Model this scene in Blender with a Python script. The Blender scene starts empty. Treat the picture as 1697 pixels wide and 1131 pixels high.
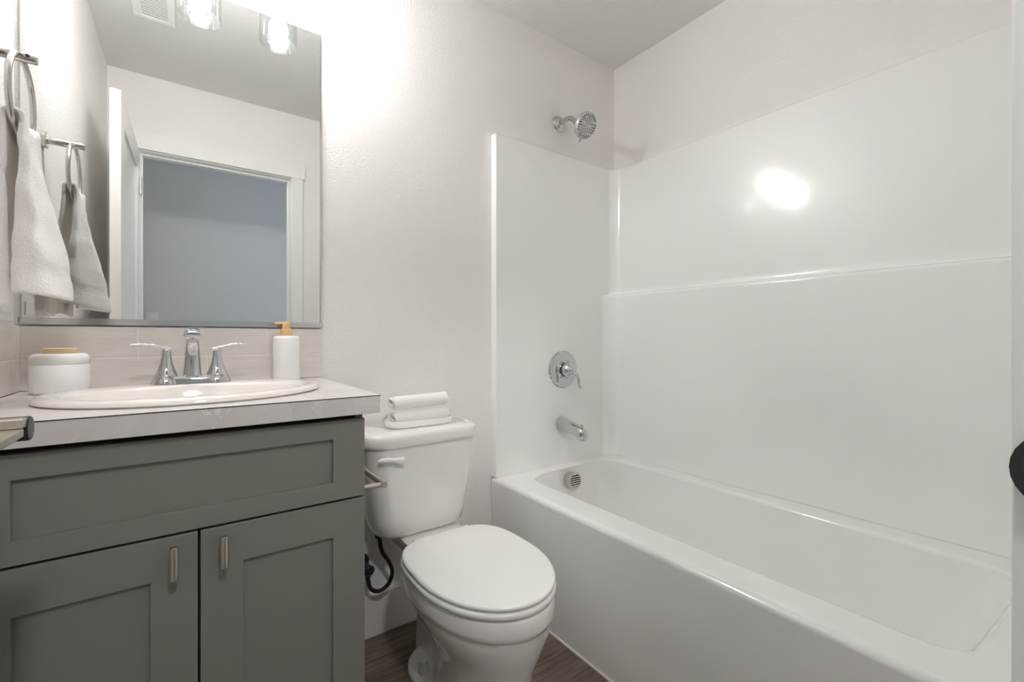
import bpy, bmesh, math, random
from mathutils import Vector, Matrix, noise
random.seed(7)
SC = bpy.context.scene
COL = SC.collection
PI = math.pi

# ------------------------------------------------------------------ camera, world, light, exposure
CAM_H = 1.05
cam_d = bpy.data.cameras.new('camera')
cam = bpy.data.objects.new('camera', cam_d); COL.objects.link(cam)
cam.location = (0, 0, CAM_H)
cam.rotation_euler = (PI/2, 0, -math.radians(35.97))
cam_d.sensor_width = 36.0
cam_d.lens = 36.0*740.0/1697.0
cam_d.shift_y = -4.9/1697.0
cam_d.clip_start = 0.01
SC.camera = cam

world = bpy.data.worlds.new('sky'); SC.world = world
world.use_nodes = True
bg = world.node_tree.nodes['Background']
bg.inputs[0].default_value = (0.62, 0.78, 1.0, 1)
bg.inputs[1].default_value = 3.8

pd = bpy.data.lights.new('daylight_portal', 'AREA')       # guides daylight sampling at the hall window
pd.shape = 'RECTANGLE'; pd.size = 0.8; pd.size_y = 1.3
pd.cycles.is_portal = True
po = bpy.data.objects.new('daylight_portal', pd); COL.objects.link(po)
po.location = (2.335, -0.6, 1.25); po.rotation_euler = (0, PI/2, 0)

# added fill spotlight aimed in through the doorway; its invented housing is built further down
SPOT = Vector((0.10, -0.68, 2.372)); AIM = Vector((0.45, 1.05, 0.50))
hs_d = bpy.data.lights.new('hall_fill_spot', 'SPOT')
hs_d.energy = 40.0; hs_d.color = (1.0, 0.985, 0.965); hs_d.spot_size = math.radians(92); hs_d.spot_blend = 0.7; hs_d.shadow_soft_size = 0.085
hs_o = bpy.data.objects.new('hall_fill_spot', hs_d); COL.objects.link(hs_o)
hs_o.location = SPOT; hs_o.rotation_euler = (AIM-SPOT).to_track_quat('-Z', 'Y').to_euler()

BULB_STRENGTH = 125.0
VS = SC.view_settings
SC.display_settings.display_device = 'sRGB'
VS.view_transform = 'Standard'; VS.look = 'None'; VS.gamma = 1.0; VS.use_curve_mapping = False
VS.exposure = 0.62
SC.cycles.max_bounces = 18
SC.cycles.diffuse_bounces = 14
SC.cycles.glossy_bounces = 6
SC.cycles.transparent_max_bounces = 12
SC.cycles.caustics_reflective = False
SC.cycles.caustics_refractive = False
SC.cycles.sample_clamp_indirect = 8.0

# ------------------------------------------------------------------ materials
def mat(name, col, rough=0.5, metal=0.0, coat=0.0, bump=None, spec=0.5, sheen=0.0, vary=None, stretch=None):
    m = bpy.data.materials.new(name); m.use_nodes = True
    nt = m.node_tree; b = nt.nodes['Principled BSDF']
    b.inputs['Base Color'].default_value = (*col, 1)
    b.inputs['Roughness'].default_value = rough
    b.inputs['Metallic'].default_value = metal
    b.inputs['Coat Weight'].default_value = coat
    b.inputs['Coat Roughness'].default_value = 0.06
    b.inputs['Specular IOR Level'].default_value = spec
    b.inputs['Sheen Weight'].default_value = sheen
    co = None
    if bump or vary:
        tc = nt.nodes.new('ShaderNodeTexCoord'); co = tc.outputs['Object']
        if stretch:
            mp = nt.nodes.new('ShaderNodeMapping'); mp.inputs['Scale'].default_value = stretch
            nt.links.new(co, mp.inputs['Vector']); co = mp.outputs['Vector']
    if bump:
        scale, strength, dist, detail = bump
        n = nt.nodes.new('ShaderNodeTexNoise'); n.inputs['Scale'].default_value = scale
        n.inputs['Detail'].default_value = detail
        bp = nt.nodes.new('ShaderNodeBump'); bp.inputs['Strength'].default_value = strength
        bp.inputs['Distance'].default_value = dist
        nt.links.new(co, n.inputs['Vector']); nt.links.new(n.outputs['Fac'], bp.inputs['Height'])
        nt.links.new(bp.outputs['Normal'], b.inputs['Normal'])
    if vary:
        scale, col2, lo, hi = vary
        n = nt.nodes.new('ShaderNodeTexNoise'); n.inputs['Scale'].default_value = scale
        n.inputs['Detail'].default_value = 6; n.inputs['Roughness'].default_value = 0.6
        r = nt.nodes.new('ShaderNodeValToRGB')
        r.color_ramp.elements[0].position = lo; r.color_ramp.elements[0].color = (*col, 1)
        r.color_ramp.elements[1].position = hi; r.color_ramp.elements[1].color = (*col2, 1)
        nt.links.new(co, n.inputs['Vector']); nt.links.new(n.outputs['Fac'], r.inputs['Fac'])
        nt.links.new(r.outputs['Color'], b.inputs['Base Color'])
    return m

M = {}
M['paint'] = mat('wall_paint', (0.845, 0.822, 0.81), 0.5, bump=(150, 0.5, 0.005, 2))
M['ceiling'] = mat('ceiling_paint', (0.74, 0.73, 0.715), 0.8, bump=(60, 0.5, 0.006, 4), stretch=(1, 2.4, 1))
M['hallpaint'] = mat('hall_paint', (0.70, 0.71, 0.715), 0.6, bump=(170, 0.3, 0.004, 2))
M['trim'] = mat('trim_paint', (0.84, 0.83, 0.81), 0.35)
M['baseboard'] = mat('baseboard_paint', (0.80, 0.77, 0.74), 0.4)
M['acrylic'] = mat('white_acrylic', (0.89, 0.888, 0.88), 0.13, coat=0.6, bump=(3.0, 0.05, 0.02, 1))
M['porcelain'] = mat('white_porcelain', (0.84, 0.825, 0.805), 0.08, coat=0.6)
M['seat_plastic'] = mat('white_seat_plastic', (0.86, 0.855, 0.84), 0.22)
M['sink'] = mat('cream_porcelain', (0.84, 0.80, 0.76), 0.09, coat=0.5)
M['cabinet'] = mat('grey_green_paint', (0.205, 0.203, 0.180), 0.45)
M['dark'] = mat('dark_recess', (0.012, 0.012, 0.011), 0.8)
M['chrome'] = mat('chrome', (0.63, 0.63, 0.64), 0.04, 1.0)
M['satin'] = mat('satin_nickel', (0.62, 0.57, 0.50), 0.28, 1.0, bump=(600, 0.05, 0.001, 1))
M['nickel'] = mat('polished_nickel', (0.60, 0.58, 0.55), 0.14, 1.0)
M['rail'] = mat('brushed_aluminium', (0.70, 0.69, 0.68), 0.15, 1.0)
M['mirror'] = mat('mirror_silver', (0.84, 0.855, 0.84), 0.0, 1.0)
M['rubber'] = mat('black_braided_hose', (0.012, 0.011, 0.010), 0.45, bump=(700, 0.5, 0.001, 1))
M['black'] = mat('black_metal', (0.02, 0.019, 0.018), 0.3)
M['ceramic_matte'] = mat('matte_white_ceramic', (0.86, 0.86, 0.86), 0.42)
M['wood_light'] = mat('pale_wood', (0.78, 0.62, 0.36), 0.5, vary=(14, (0.70, 0.50, 0.26), 0.35, 0.7), stretch=(1, 1, 0.3))
M['wood_tan'] = mat('tan_bamboo', (0.70, 0.44, 0.22), 0.5, vary=(22, (0.80, 0.55, 0.30), 0.3, 0.7), stretch=(1, 1, 0.25))
M['terry'] = mat('white_terry', (0.93, 0.915, 0.895), 0.95, sheen=0.25, bump=(300, 0.6, 0.004, 3))
M['terry_hang'] = mat('white_terry_hanging', (0.95, 0.94, 0.92), 0.95, bump=(260, 0.6, 0.005, 3))
def translucent(m, col, f):
    nt = m.node_tree; b = nt.nodes['Principled BSDF']; o = nt.nodes['Material Output']
    t = nt.nodes.new('ShaderNodeBsdfTranslucent'); t.inputs[0].default_value = (*col, 1)
    mx = nt.nodes.new('ShaderNodeMixShader'); mx.inputs[0].default_value = f
    nt.links.new(b.outputs[0], mx.inputs[1]); nt.links.new(t.outputs[0], mx.inputs[2]); nt.links.new(mx.outputs[0], o.inputs['Surface'])
translucent(M['terry_hang'], (0.95, 0.90, 0.80), 0.12)
M['plastic'] = mat('white_plastic', (0.84, 0.84, 0.83), 0.35)
M['tile'] = mat('taupe_tile', (0.63, 0.59, 0.55), 0.28, bump=(25, 0.15, 0.004, 3), vary=(9, (0.73, 0.69, 0.65), 0.3, 0.72), stretch=(1, 1, 5))
M['grout'] = mat('grout', (0.84, 0.82, 0.79), 0.8)
M['caulk'] = mat('caulk', (0.80, 0.76, 0.68), 0.5)
M['grey_dots'] = mat('grey_rubber_nozzles', (0.02, 0.02, 0.02), 0.6)
M['vent_gap'] = mat('vent_shadow_gap', (0.30, 0.30, 0.29), 0.8)
M['face'] = mat('spray_face', (0.55, 0.55, 0.54), 0.3, 0.6)
M['brass'] = mat('aged_brass', (0.42, 0.33, 0.2), 0.3, 1.0)

def laminate():
    m = mat('stone_laminate', (0.60, 0.565, 0.54), 0.34)
    nt = m.node_tree; b = nt.nodes['Principled BSDF']
    tc = nt.nodes.new('ShaderNodeTexCoord')
    n1 = nt.nodes.new('ShaderNodeTexNoise'); n1.inputs['Scale'].default_value = 5; n1.inputs['Detail'].default_value = 8
    n1.inputs['Distortion'].default_value = 1.2
    v = nt.nodes.new('ShaderNodeTexNoise'); v.inputs['Scale'].default_value = 9; v.inputs['Detail'].default_value = 10
    v.inputs['Roughness'].default_value = 0.65; v.inputs['Distortion'].default_value = 0.8
    r1 = nt.nodes.new('ShaderNodeValToRGB')
    e = r1.color_ramp.elements
    e[0].position = 0.3; e[0].color = (0.58, 0.555, 0.535, 1)
    e[1].position = 0.7; e[1].color = (0.70, 0.675, 0.655, 1)
    r2 = nt.nodes.new('ShaderNodeValToRGB')
    e = r2.color_ramp.elements
    e[0].position = 0.485; e[0].color = (0, 0, 0, 1)
    e[1].position = 0.5; e[1].color = (1, 1, 1, 1)
    x = e.new(0.515); x.color = (0, 0, 0, 1)
    mk = nt.nodes.new('ShaderNodeTexNoise'); mk.inputs['Scale'].default_value = 7
    rm = nt.nodes.new('ShaderNodeValToRGB'); rm.color_ramp.elements[0].position = 0.44; rm.color_ramp.elements[1].position = 0.58
    mul = nt.nodes.new('ShaderNodeMath'); mul.operation = 'MULTIPLY'
    mul2 = nt.nodes.new('ShaderNodeMath'); mul2.operation = 'MULTIPLY'; mul2.inputs[1].default_value = 0.8
    mx = nt.nodes.new('ShaderNodeMix'); mx.data_type = 'RGBA'
    L = nt.links.new
    for nd in (n1, v, mk): L(tc.outputs['Object'], nd.inputs['Vector'])
    L(n1.outputs['Fac'], r1.inputs['Fac']); L(v.outputs['Fac'], r2.inputs['Fac']); L(mk.outputs['Fac'], rm.inputs['Fac'])
    L(r2.outputs['Color'], mul.inputs[0]); L(rm.outputs['Color'], mul.inputs[1]); L(mul.outputs[0], mul2.inputs[0])
    L(mul2.outputs[0], mx.inputs['Factor']); L(r1.outputs['Color'], mx.inputs['A']); mx.inputs['B'].default_value = (0.84, 0.825, 0.81, 1)
    L(mx.outputs['Result'], b.inputs['Base Color'])
    return m
M['laminate'] = laminate()

def planks():
    m = mat('wood_planks', (0.12, 0.09, 0.065), 0.45)
    nt = m.node_tree; b = nt.nodes['Principled BSDF']; L = nt.links.new
    tc = nt.nodes.new('ShaderNodeTexCoord')
    br = nt.nodes.new('ShaderNodeTexBrick')
    br.offset = 0.37; br.inputs['Scale'].default_value = 1.0
    br.inputs['Brick Width'].default_value = 1.2; br.inputs['Row Height'].default_value = 0.18
    br.inputs['Mortar Size'].default_value = 0.0012; br.inputs['Mortar'].default_value = (0.03, 0.022, 0.016, 1)
    br.inputs['Color1'].default_value = (0.165, 0.125, 0.092, 1); br.inputs['Color2'].default_value = (0.215, 0.17, 0.13, 1)
    mp = nt.nodes.new('ShaderNodeMapping'); mp.inputs['Scale'].default_value = (3.0, 40, 1)
    g = nt.nodes.new('ShaderNodeTexNoise'); g.inputs['Scale'].default_value = 1.0; g.inputs['Detail'].default_value = 8
    g.inputs['Distortion'].default_value = 1.5
    r = nt.nodes.new('ShaderNodeValToRGB'); r.color_ramp.elements[0].position = 0.3; r.color_ramp.elements[0].color = (0.5, 0.48, 0.46, 1)
    r.color_ramp.elements[1].position = 0.7; r.color_ramp.elements[1].color = (1.15, 1.15, 1.15, 1)
    mx = nt.nodes.new('ShaderNodeMix'); mx.data_type = 'RGBA'; mx.blend_type = 'MULTIPLY'; mx.inputs['Factor'].default_value = 1
    L(tc.outputs['Object'], br.inputs['Vector']); L(tc.outputs['Object'], mp.inputs['Vector']); L(mp.outputs['Vector'], g.inputs['Vector'])
    L(g.outputs['Fac'], r.inputs['Fac']); L(br.outputs['Color'], mx.inputs['A']); L(r.outputs['Color'], mx.inputs['B'])
    L(mx.outputs['Result'], b.inputs['Base Color'])
    return m
M['planks'] = planks()

def emis(name, col, s):
    m = bpy.data.materials.new(name); m.use_nodes = True
    nt = m.node_tree; nt.nodes.clear()
    e = nt.nodes.new('ShaderNodeEmission'); e.inputs[0].default_value = (*col, 1); e.inputs[1].default_value = s
    o = nt.nodes.new('ShaderNodeOutputMaterial'); nt.links.new(e.outputs[0], o.inputs[0])
    return m
M['bulb'] = emis('lit_bulb', (1.0, 0.985, 0.968), BULB_STRENGTH)

def thinglass(name, bumpy):
    m = bpy.data.materials.new(name); m.use_nodes = True
    nt = m.node_tree; nt.nodes.clear(); L = nt.links.new
    t = nt.nodes.new('ShaderNodeBsdfTransparent'); t.inputs[0].default_value = (0.95, 0.96, 0.96, 1)
    g = nt.nodes.new('ShaderNodeBsdfGlossy'); g.inputs['Roughness'].default_value = 0.03
    lw = nt.nodes.new('ShaderNodeLayerWeight'); lw.inputs['Blend'].default_value = 0.5
    f = nt.nodes.new('ShaderNodeMapRange'); f.inputs['From Min'].default_value = 0.35; f.inputs['From Max'].default_value = 1.0
    f.inputs['To Min'].default_value = 0.05; f.inputs['To Max'].default_value = 0.55
    L(lw.outputs['Facing'], f.inputs['Value'])
    mx = nt.nodes.new('ShaderNodeMixShader'); o = nt.nodes.new('ShaderNodeOutputMaterial')
    if bumpy:
        tc = nt.nodes.new('ShaderNodeTexCoord'); v = nt.nodes.new('ShaderNodeTexVoronoi'); v.inputs['Scale'].default_value = 130
        r = nt.nodes.new('ShaderNodeValToRGB'); r.color_ramp.elements[0].position = 0.12; r.color_ramp.elements[1].position = 0.3
        bp = nt.nodes.new('ShaderNodeBump'); bp.inputs['Strength'].default_value = 0.8; bp.inputs['Distance'].default_value = 0.004
        L(tc.outputs['Object'], v.inputs['Vector']); L(v.outputs['Distance'], r.inputs['Fac']); L(r.outputs['Color'], bp.inputs['Height'])
        L(bp.outputs['Normal'], g.inputs['Normal']); L(bp.outputs['Normal'], lw.inputs['Normal'])
    L(f.outputs[0], mx.inputs[0]); L(t.outputs[0], mx.inputs[1]); L(g.outputs[0], mx.inputs[2]); L(mx.outputs[0], o.inputs[0])
    return m
M['seeded'] = thinglass('seeded_glass', True)
M['pane'] = thinglass('window_pane', False)

# ------------------------------------------------------------------ mesh helpers
def world_loc(o):
    v = Vector((0, 0, 0))
    while o is not None:
        v = v + o.location; o = o.parent
    return v

def obj(name, bm, m, parent=None, bevel=0, segs=2, smooth=True, subsurf=0, angle=35, origin=None, wn=False):
    bmesh.ops.recalc_face_normals(bm, faces=bm.faces)
    me = bpy.data.meshes.new(name)
    off = world_loc(parent) if parent is not None else Vector(origin if origin else (0, 0, 0))
    bmesh.ops.translate(bm, verts=bm.verts, vec=-off)
    bm.to_mesh(me); bm.free()
    o = bpy.data.objects.new(name, me); COL.objects.link(o)
    if parent is not None: o.parent = parent
    else: o.location = off
    mats = m if isinstance(m, (list, tuple)) else [m]
    for k in mats: me.materials.append(M[k])
    if smooth:
        for p in me.polygons: p.use_smooth = True
    if bevel:
        md = o.modifiers.new('bevel', 'BEVEL'); md.width = bevel; md.segments = segs; md.limit_method = 'ANGLE'
        md.angle_limit = math.radians(40); md.harden_normals = True
    if subsurf:
        md = o.modifiers.new('subsurf', 'SUBSURF'); md.levels = subsurf; md.render_levels = subsurf
    if smooth:
        try: me.set_sharp_from_angle(angle=math.radians(angle))
        except Exception: pass
    if wn:
        md = o.modifiers.new('weighted', 'WEIGHTED_NORMAL'); md.keep_sharp = True; md.weight = 60
    return o

def thing(name, label, cat, loc, group=None):
    o = bpy.data.objects.new(name, None); COL.objects.link(o)
    o.empty_display_size = 0.05; o.location = loc
    o['label'] = label; o['category'] = cat
    if group: o['group'] = group
    return o

def tag(o, label, cat, group=None):
    o['label'] = label; o['category'] = cat
    if group: o['group'] = group
    return o

def struct(o, label=None):
    o['kind'] = 'structure'
    if label: o['label'] = label
    return o

def new(): return bmesh.new()

def box(bm, lo, hi, M4=None):
    vs = [bm.verts.new((x, y, z)) for x in (lo[0], hi[0]) for y in (lo[1], hi[1]) for z in (lo[2], hi[2])]
    for f in ((0, 1, 3, 2), (4, 6, 7, 5), (0, 4, 5, 1), (2, 3, 7, 6), (0, 2, 6, 4), (1, 5, 7, 3)):
        bm.faces.new([vs[i] for i in f])
    if M4 is not None: bmesh.ops.transform(bm, matrix=M4, verts=vs)
    return bm

def loft(bm, rings, cap0=True, cap1=True, closed=True):
    R = [[bm.verts.new(p) for p in r] for r in rings]
    n = len(R[0])
    for a, b in zip(R, R[1:]):
        for i in range(n if closed else n-1):
            j = (i+1) % n
            bm.faces.new((a[i], a[j], b[j], b[i]))
    if cap0 and closed: bm.faces.new(R[0][::-1])
    if cap1 and closed: bm.faces.new(R[-1])
    return bm

def frame_of(axis):
    a = Vector(axis).normalized()
    u = a.orthogonal().normalized() if abs(a.z) < 0.95 else Vector((1, 0, 0))
    u = (u - a*u.dot(a)).normalized()
    return a, u, a.cross(u)

def lathe(bm, prof, c, axis=(0, 0, 1), n=40, cap0=True, cap1=True):
    a, u, v = frame_of(axis); c = Vector(c)
    rings = []
    for r, h in prof:
        r = max(r, 1e-5)
        rings.append([c + a*h + u*(r*math.cos(2*PI*i/n)) + v*(r*math.sin(2*PI*i/n)) for i in range(n)])
    return loft(bm, rings, cap0, cap1)

def catmull(pts, k=8):
    P = [Vector(p) for p in pts]
    if len(P) < 3: return P
    P = [P[0]*2-P[1]] + P + [P[-1]*2-P[-2]]
    out = []
    for i in range(1, len(P)-2):
        for s in range(k):
            t = s/k
            out.append(0.5*((2*P[i]) + (P[i+1]-P[i-1])*t + (2*P[i-1]-5*P[i]+4*P[i+1]-P[i+2])*t*t + (3*P[i]-P[i-1]-3*P[i+1]+P[i+2])*t**3))
    out.append(P[-2]); return out

def tube(bm, pts, rad, n=14, up=(0, 0, 1), closed=False, squash=1.0):
    P = [Vector(p) for p in pts]; N = len(P)
    R = rad if isinstance(rad, (list, tuple)) else [rad]*N
    rings = []; pu = Vector(up)
    for i, p in enumerate(P):
        if closed: t = (P[(i+1) % N]-P[i-1]).normalized()
        else: t = (P[min(i+1, N-1)]-P[max(i-1, 0)]).normalized()
        u = (pu - t*pu.dot(t))
        if u.length < 1e-4: u = t.orthogonal()
        u.normalize(); v = t.cross(u); pu = u
        r = R[i] if not isinstance(R[i], tuple) else None
        ru, rv = R[i] if r is None else (r, r*squash)
        rings.append([p + u*(ru*math.cos(2*PI*k/n)) + v*(rv*math.sin(2*PI*k/n)) for k in range(n)])
    if closed: rings.append(rings[0]); return loft_closed(bm, rings[:-1])
    return loft(bm, rings)

def loft_closed(bm, rings):
    R = [[bm.verts.new(p) for p in r] for r in rings]; n = len(R[0]); N = len(R)
    for k in range(N):
        a, b = R[k], R[(k+1) % N]
        for i in range(n):
            j = (i+1) % n; bm.faces.new((a[i], a[j], b[j], b[i]))
    return bm

def rrect(x0, x1, y0, y1, r, z, k=6):
    out = []
    for cx, cy, a0 in ((x1-r, y1-r, 0), (x0+r, y1-r, PI/2), (x0+r, y0+r, PI), (x1-r, y0+r, 1.5*PI)):
        for i in range(k+1):
            a = a0 + PI/2*i/k
            out.append(Vector((cx+r*math.cos(a), cy+r*math.sin(a), z)))
    return out

def superell(cx, cy, a, b, z, e=2.0, n=64):
    out = []
    for i in range(n):
        t = 2*PI*i/n; c, s = math.cos(t), math.sin(t)
        out.append(Vector((cx + a*math.copysign(abs(c)**(2/e), c), cy + b*math.copysign(abs(s)**(2/e), s), z)))
    return out

def egg(cx, yf, yb, w, z, e=2.0, eb=3.2, n=64, ym=None):
    """outline seen from above: round towards yf (front), squarer towards yb"""
    ym = ym if ym is not None else yf + (yb-yf)*0.52
    out = []
    for i in range(n):
        t = 2*PI*i/n; c, s = math.cos(t), math.sin(t)
        ee = eb if s > 0 else e
        x = cx + w*math.copysign(abs(c)**(2/ee), c)
        y = ym + (yb-ym if s > 0 else ym-yf)*math.copysign(abs(s)**(2/ee), s)
        out.append(Vector((x, y, z)))
    return out

# ------------------------------------------------------------------ room shell
XL, XR, YB, YF, ZC = -0.336, 1.79, 1.567, 0.037, 2.44
WT = 0.115
HX0, HX1, HY = -1.3, 2.3, -1.10
OX0, OX1, OZ = -0.210, 0.522, 2.035          # faces of the door jambs and head

bm = new(); box(bm, (HX0-.1, HY-.1, -0.1), (HX1+.1, YB+.1, 0)); struct(obj('floor', bm, 'planks', smooth=False))
bm = new(); box(bm, (HX0-.1, HY-.1, ZC), (HX1+.1, YB+.1, ZC+.1)); struct(obj('ceiling', bm, 'ceiling', smooth=False))
bm = new(); box(bm, (XL-.1, YB, 0), (XR+.1, YB+.1, ZC)); struct(obj('wall_back', bm, 'paint', smooth=False))
bm = new(); box(bm, (XL-.1, YF, 0), (XL, YB, ZC)); struct(obj('wall_left', bm, 'paint', smooth=False))
bm = new(); box(bm, (XR, YF, 0), (XR+.1, YB, ZC)); struct(obj('wall_right', bm, 'paint', smooth=False))
JT = 0.018
bm = new()
box(bm, (HX0, YF-WT, 0), (OX0-JT, YF, ZC)); box(bm, (OX1+JT, YF-WT, 0), (HX1, YF, ZC)); box(bm, (OX0-JT, YF-WT, OZ+JT), (OX1+JT, YF, ZC))
struct(obj('wall_front', bm, 'paint', smooth=False))
bm = new(); box(bm, (HX0, HY-.1, 0), (HX1, HY, ZC)); struct(obj('wall_hall', bm, 'hallpaint', smooth=False))
bm = new(); box(bm, (HX0-.1, HY, 0), (HX0, YF-WT, ZC)); struct(obj('wall_hall_end', bm, 'hallpaint', smooth=False))
wy0, wy1, wz0, wz1 = -1.0, -0.2, 0.6, 1.9
bm = new()
box(bm, (HX1, HY, 0), (HX1+.1, wy0, ZC)); box(bm, (HX1, wy1, 0), (HX1+.1, YF-WT, ZC))
box(bm, (HX1, wy0, 0), (HX1+.1, wy1, wz0)); box(bm, (HX1, wy0, wz1), (HX1+.1, wy1, ZC))
struct(obj('wall_hall_right', bm, 'hallpaint', smooth=False))
bm = new()
for a in ((wy0, wz0, wy0+.04, wz1), (wy1-.04, wz0, wy1, wz1), (wy0, wz0, wy1, wz0+.04), (wy0, wz1-.04, wy1, wz1)):
    box(bm, (HX1+.03, a[0], a[1]), (HX1+.07, a[2], a[3]))
win = struct(obj('window_1', bm, 'trim', smooth=False))
bm = new(); box(bm, (HX1+.048, wy0+.04, wz0+.04), (HX1+.052, wy1-.04, wz1-.04)); obj('pane', bm, 'pane', win, smooth=False)

# baseboard behind the toilet
bm = new(); box(bm, (0.335, YB-.014, 0), (1.024, YB, 0.148)); struct(obj('baseboard_back', bm, 'baseboard', bevel=.003))
bm = new(); box(bm, (OX1+.09, YF, 0), (1.02, YF+.014, 0.148)); struct(obj('baseboard_front', bm, 'baseboard', bevel=.003))
bm = new(); box(bm, (HX0, HY, 0), (HX1, HY+.014, 0.148)); struct(obj('baseboard_hall', bm, 'trim', bevel=.003))

# door jambs, stops, casing
bm = new()
box(bm, (OX0-JT, YF-WT, 0), (OX0, YF, OZ+JT)); box(bm, (OX1, YF-WT, 0), (OX1+JT, YF, OZ+JT)); box(bm, (OX0, YF-WT, OZ), (OX1, YF, OZ+JT))
sy0, sy1, st = YF-.074, YF-.037, .012
box(bm, (OX0, sy0, 0), (OX0+st, sy1, OZ)); box(bm, (OX1-st, sy0, 0), (OX1, sy1, OZ)); box(bm, (OX0+st, sy0, OZ-st), (OX1-st, sy1, OZ))
jamb = struct(obj('trim_1', bm, 'trim', bevel=.0015))
CF = YF+.017
bm = new()
box(bm, (OX1+.005, YF, 0), (OX1+.066, CF, OZ+.005)); box(bm, (OX0-.066, YF, 0), (OX0-.005, CF, OZ+.005))
box(bm, (OX0-.078, YF, OZ+.005), (OX1+.078, CF+.003, OZ+.095))
struct(obj('trim_2', bm, 'trim', bevel=.002))
bm = new()
box(bm, (OX1+.005, YF-WT-.017, 0), (OX1+.066, YF-WT, OZ+.005)); box(bm, (OX0-.066, YF-WT-.017, 0), (OX0-.005, YF-WT, OZ+.005))
box(bm, (OX0-.078, YF-WT-.02, OZ+.005), (OX1+.078, YF-WT, OZ+.095))
struct(obj('trim_3', bm, 'trim', bevel=.002))

# strike plate on the latch jamb with its curled lip reaching past the casing
bm = new()
pts = []
for i in range(13):
    a = PI*i/12
    pts.append((CF-.024 + .0242*math.sin(a), 0.95 - .029*math.cos(a)))
prof = [(OX1-.0015, YF-.034, .924), (OX1-.0015, YF-.034, .976)]
rings = []
for off in (0.0, .0016):
    rings.append([Vector((OX1-.0020+off - .0035*max(0, (y-CF+.024)/.026)**2, y, z)) for y, z in pts] + [Vector((OX1-.0020+off, YF-.032, .979)), Vector((OX1-.0020+off, YF-.032, .921))])
loft(bm, rings)
sp = obj('strike_plate', bm, 'black', jamb); sp['label'] = 'dark curled strike plate lip'
bm = new(); box(bm, (OX1-.0036, YF-.034, .922), (OX1-.0019, YF+.0085, .978)); e = obj('plate', bm, 'brass', sp, bevel=.0005); e['label'] = 'aged brass plate'

# door standing open against the left wall
DW, DT, DH = 0.728, 0.035, 2.028
hinge = Vector((OX0+.003, YF+.008, 0))
ang = math.radians(0.6)
T = Matrix.Translation(hinge) @ Matrix.Rotation(ang, 4, 'Z')        # local: x = -thickness..0, y = 0..width
def dbox(bm, lo, hi): return box(bm, lo, hi, T)
bm = new()
stile, z0 = .112, .012
rails = [(z0, z0+.2), (.93, 1.05), (DH-.115, DH)]
dbox(bm, (-DT, 0, z0), (0, stile, DH)); dbox(bm, (-DT, DW-stile, z0), (0, DW, DH))
for a, b in rails: dbox(bm, (-DT, stile, a), (0, DW-stile, b))
door = struct(obj('door_1', bm, 'trim', bevel=.0015))
for a, b in ((rails[0][1], rails[1][0]), (rails[1][1], rails[2][0])):
    bm = new(); dbox(bm, (-DT+.009, stile-.005, a-.005), (-.009, DW-stile+.005, b+.005)); obj('panel', bm, 'trim', door)
for hz in (.25, 1.05, 1.85):
    bm = new()
    lathe(bm, [(.006, -.045), (.006, .045)], (hinge.x+.004, hinge.y-.004, hz), n=16); obj('hinge', bm, 'satin', door)
# lever set
ly, lz = .700, .953
bm = new(); lathe(bm, [(.032, 0), (.032, .006), (.029, .010)], (OX0-.008, ly, lz), (1, 0, 0)); hs = obj('rosette', bm, 'satin', door)
bm = new(); box(bm, (OX0+.0, ly-.011, lz+.0005), (OX0+.0685, ly+.005, lz+.0108))
lv = obj('lever', bm, 'satin', door, bevel=.0014)
bm = new(); box(bm, (OX0+.012, ly-.100, lz-.0085), (OX0+.0685, ly-.009, lz+.0005)); obj('lever_blade', bm, 'satin', lv, bevel=.0012)
bm = new(); box(bm, (OX0+.012, ly-.112, lz-.016), (OX0+.0660, ly-.099, lz+.0015)); obj('lever_return', bm, 'satin', lv, bevel=.0012)
bm = new(); lathe(bm, [(.0135, -.060), (.0135, 0), (.0125, .0012)], (OX0+.0685, ly+.012, lz-.0025), (1, 0, 0), 40); e = obj('lever_hub', bm, 'black', lv); e['label'] = 'dark round hub'

# ------------------------------------------------------------------ bathtub
TZ, TX0 = 0.470, 1.026
TX1, TY0, TY1 = 1.785, 0.041, 1.563
bm = new()
ring = lambda d, z, r, lean=0: rrect(TX0+d+lean, TX1-d, TY0+d, TY1-d, r, z, 8)
def inner(g, z, r, near=0, far=0):
    return rrect(1.148+g, 1.655-g, .150+near, 1.470-far, r, z, 8)
lip = []
for k in range(7):                                           # rounded outer lip
    a = PI/2*k/6; lip.append(ring(.018*(1-math.cos(a)), TZ-.018*(1-math.sin(a)), .004+.010*(1-math.cos(a))))
ilip = []
for k in range(7):                                           # rounded inner lip
    a = PI/2*k/6; ilip.append(inner(-.012+.014*math.sin(a), TZ-.014*(1-math.cos(a)), .094-.010*math.sin(a)))
rings = [ring(0, 0.0, .004, .018), ring(0, .30, .004, .006)] + lip + [ring(.030, TZ+.0002, .02), inner(-.024, TZ+.0002, .10)] + ilip + [
         inner(.004, TZ-.03, .085, .006, .002), inner(.012, TZ-.09, .085, .03, .006), inner(.035, .22, .09, .10, .018),
         inner(.045, .16, .09, .13, .028), inner(.058, .125, .088, .155, .042), inner(.075, .105, .08, .18, .06), inner(.12, .098, .07, .24, .12)]
loft(bm, rings, cap0=False)
tub = obj('bathtub', bm, 'acrylic', origin=(1.4, .8, 0), angle=60, wn=True)
tag(tub, 'white glossy alcove bathtub with a flat apron beside the toilet', 'bathtub')
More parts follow.
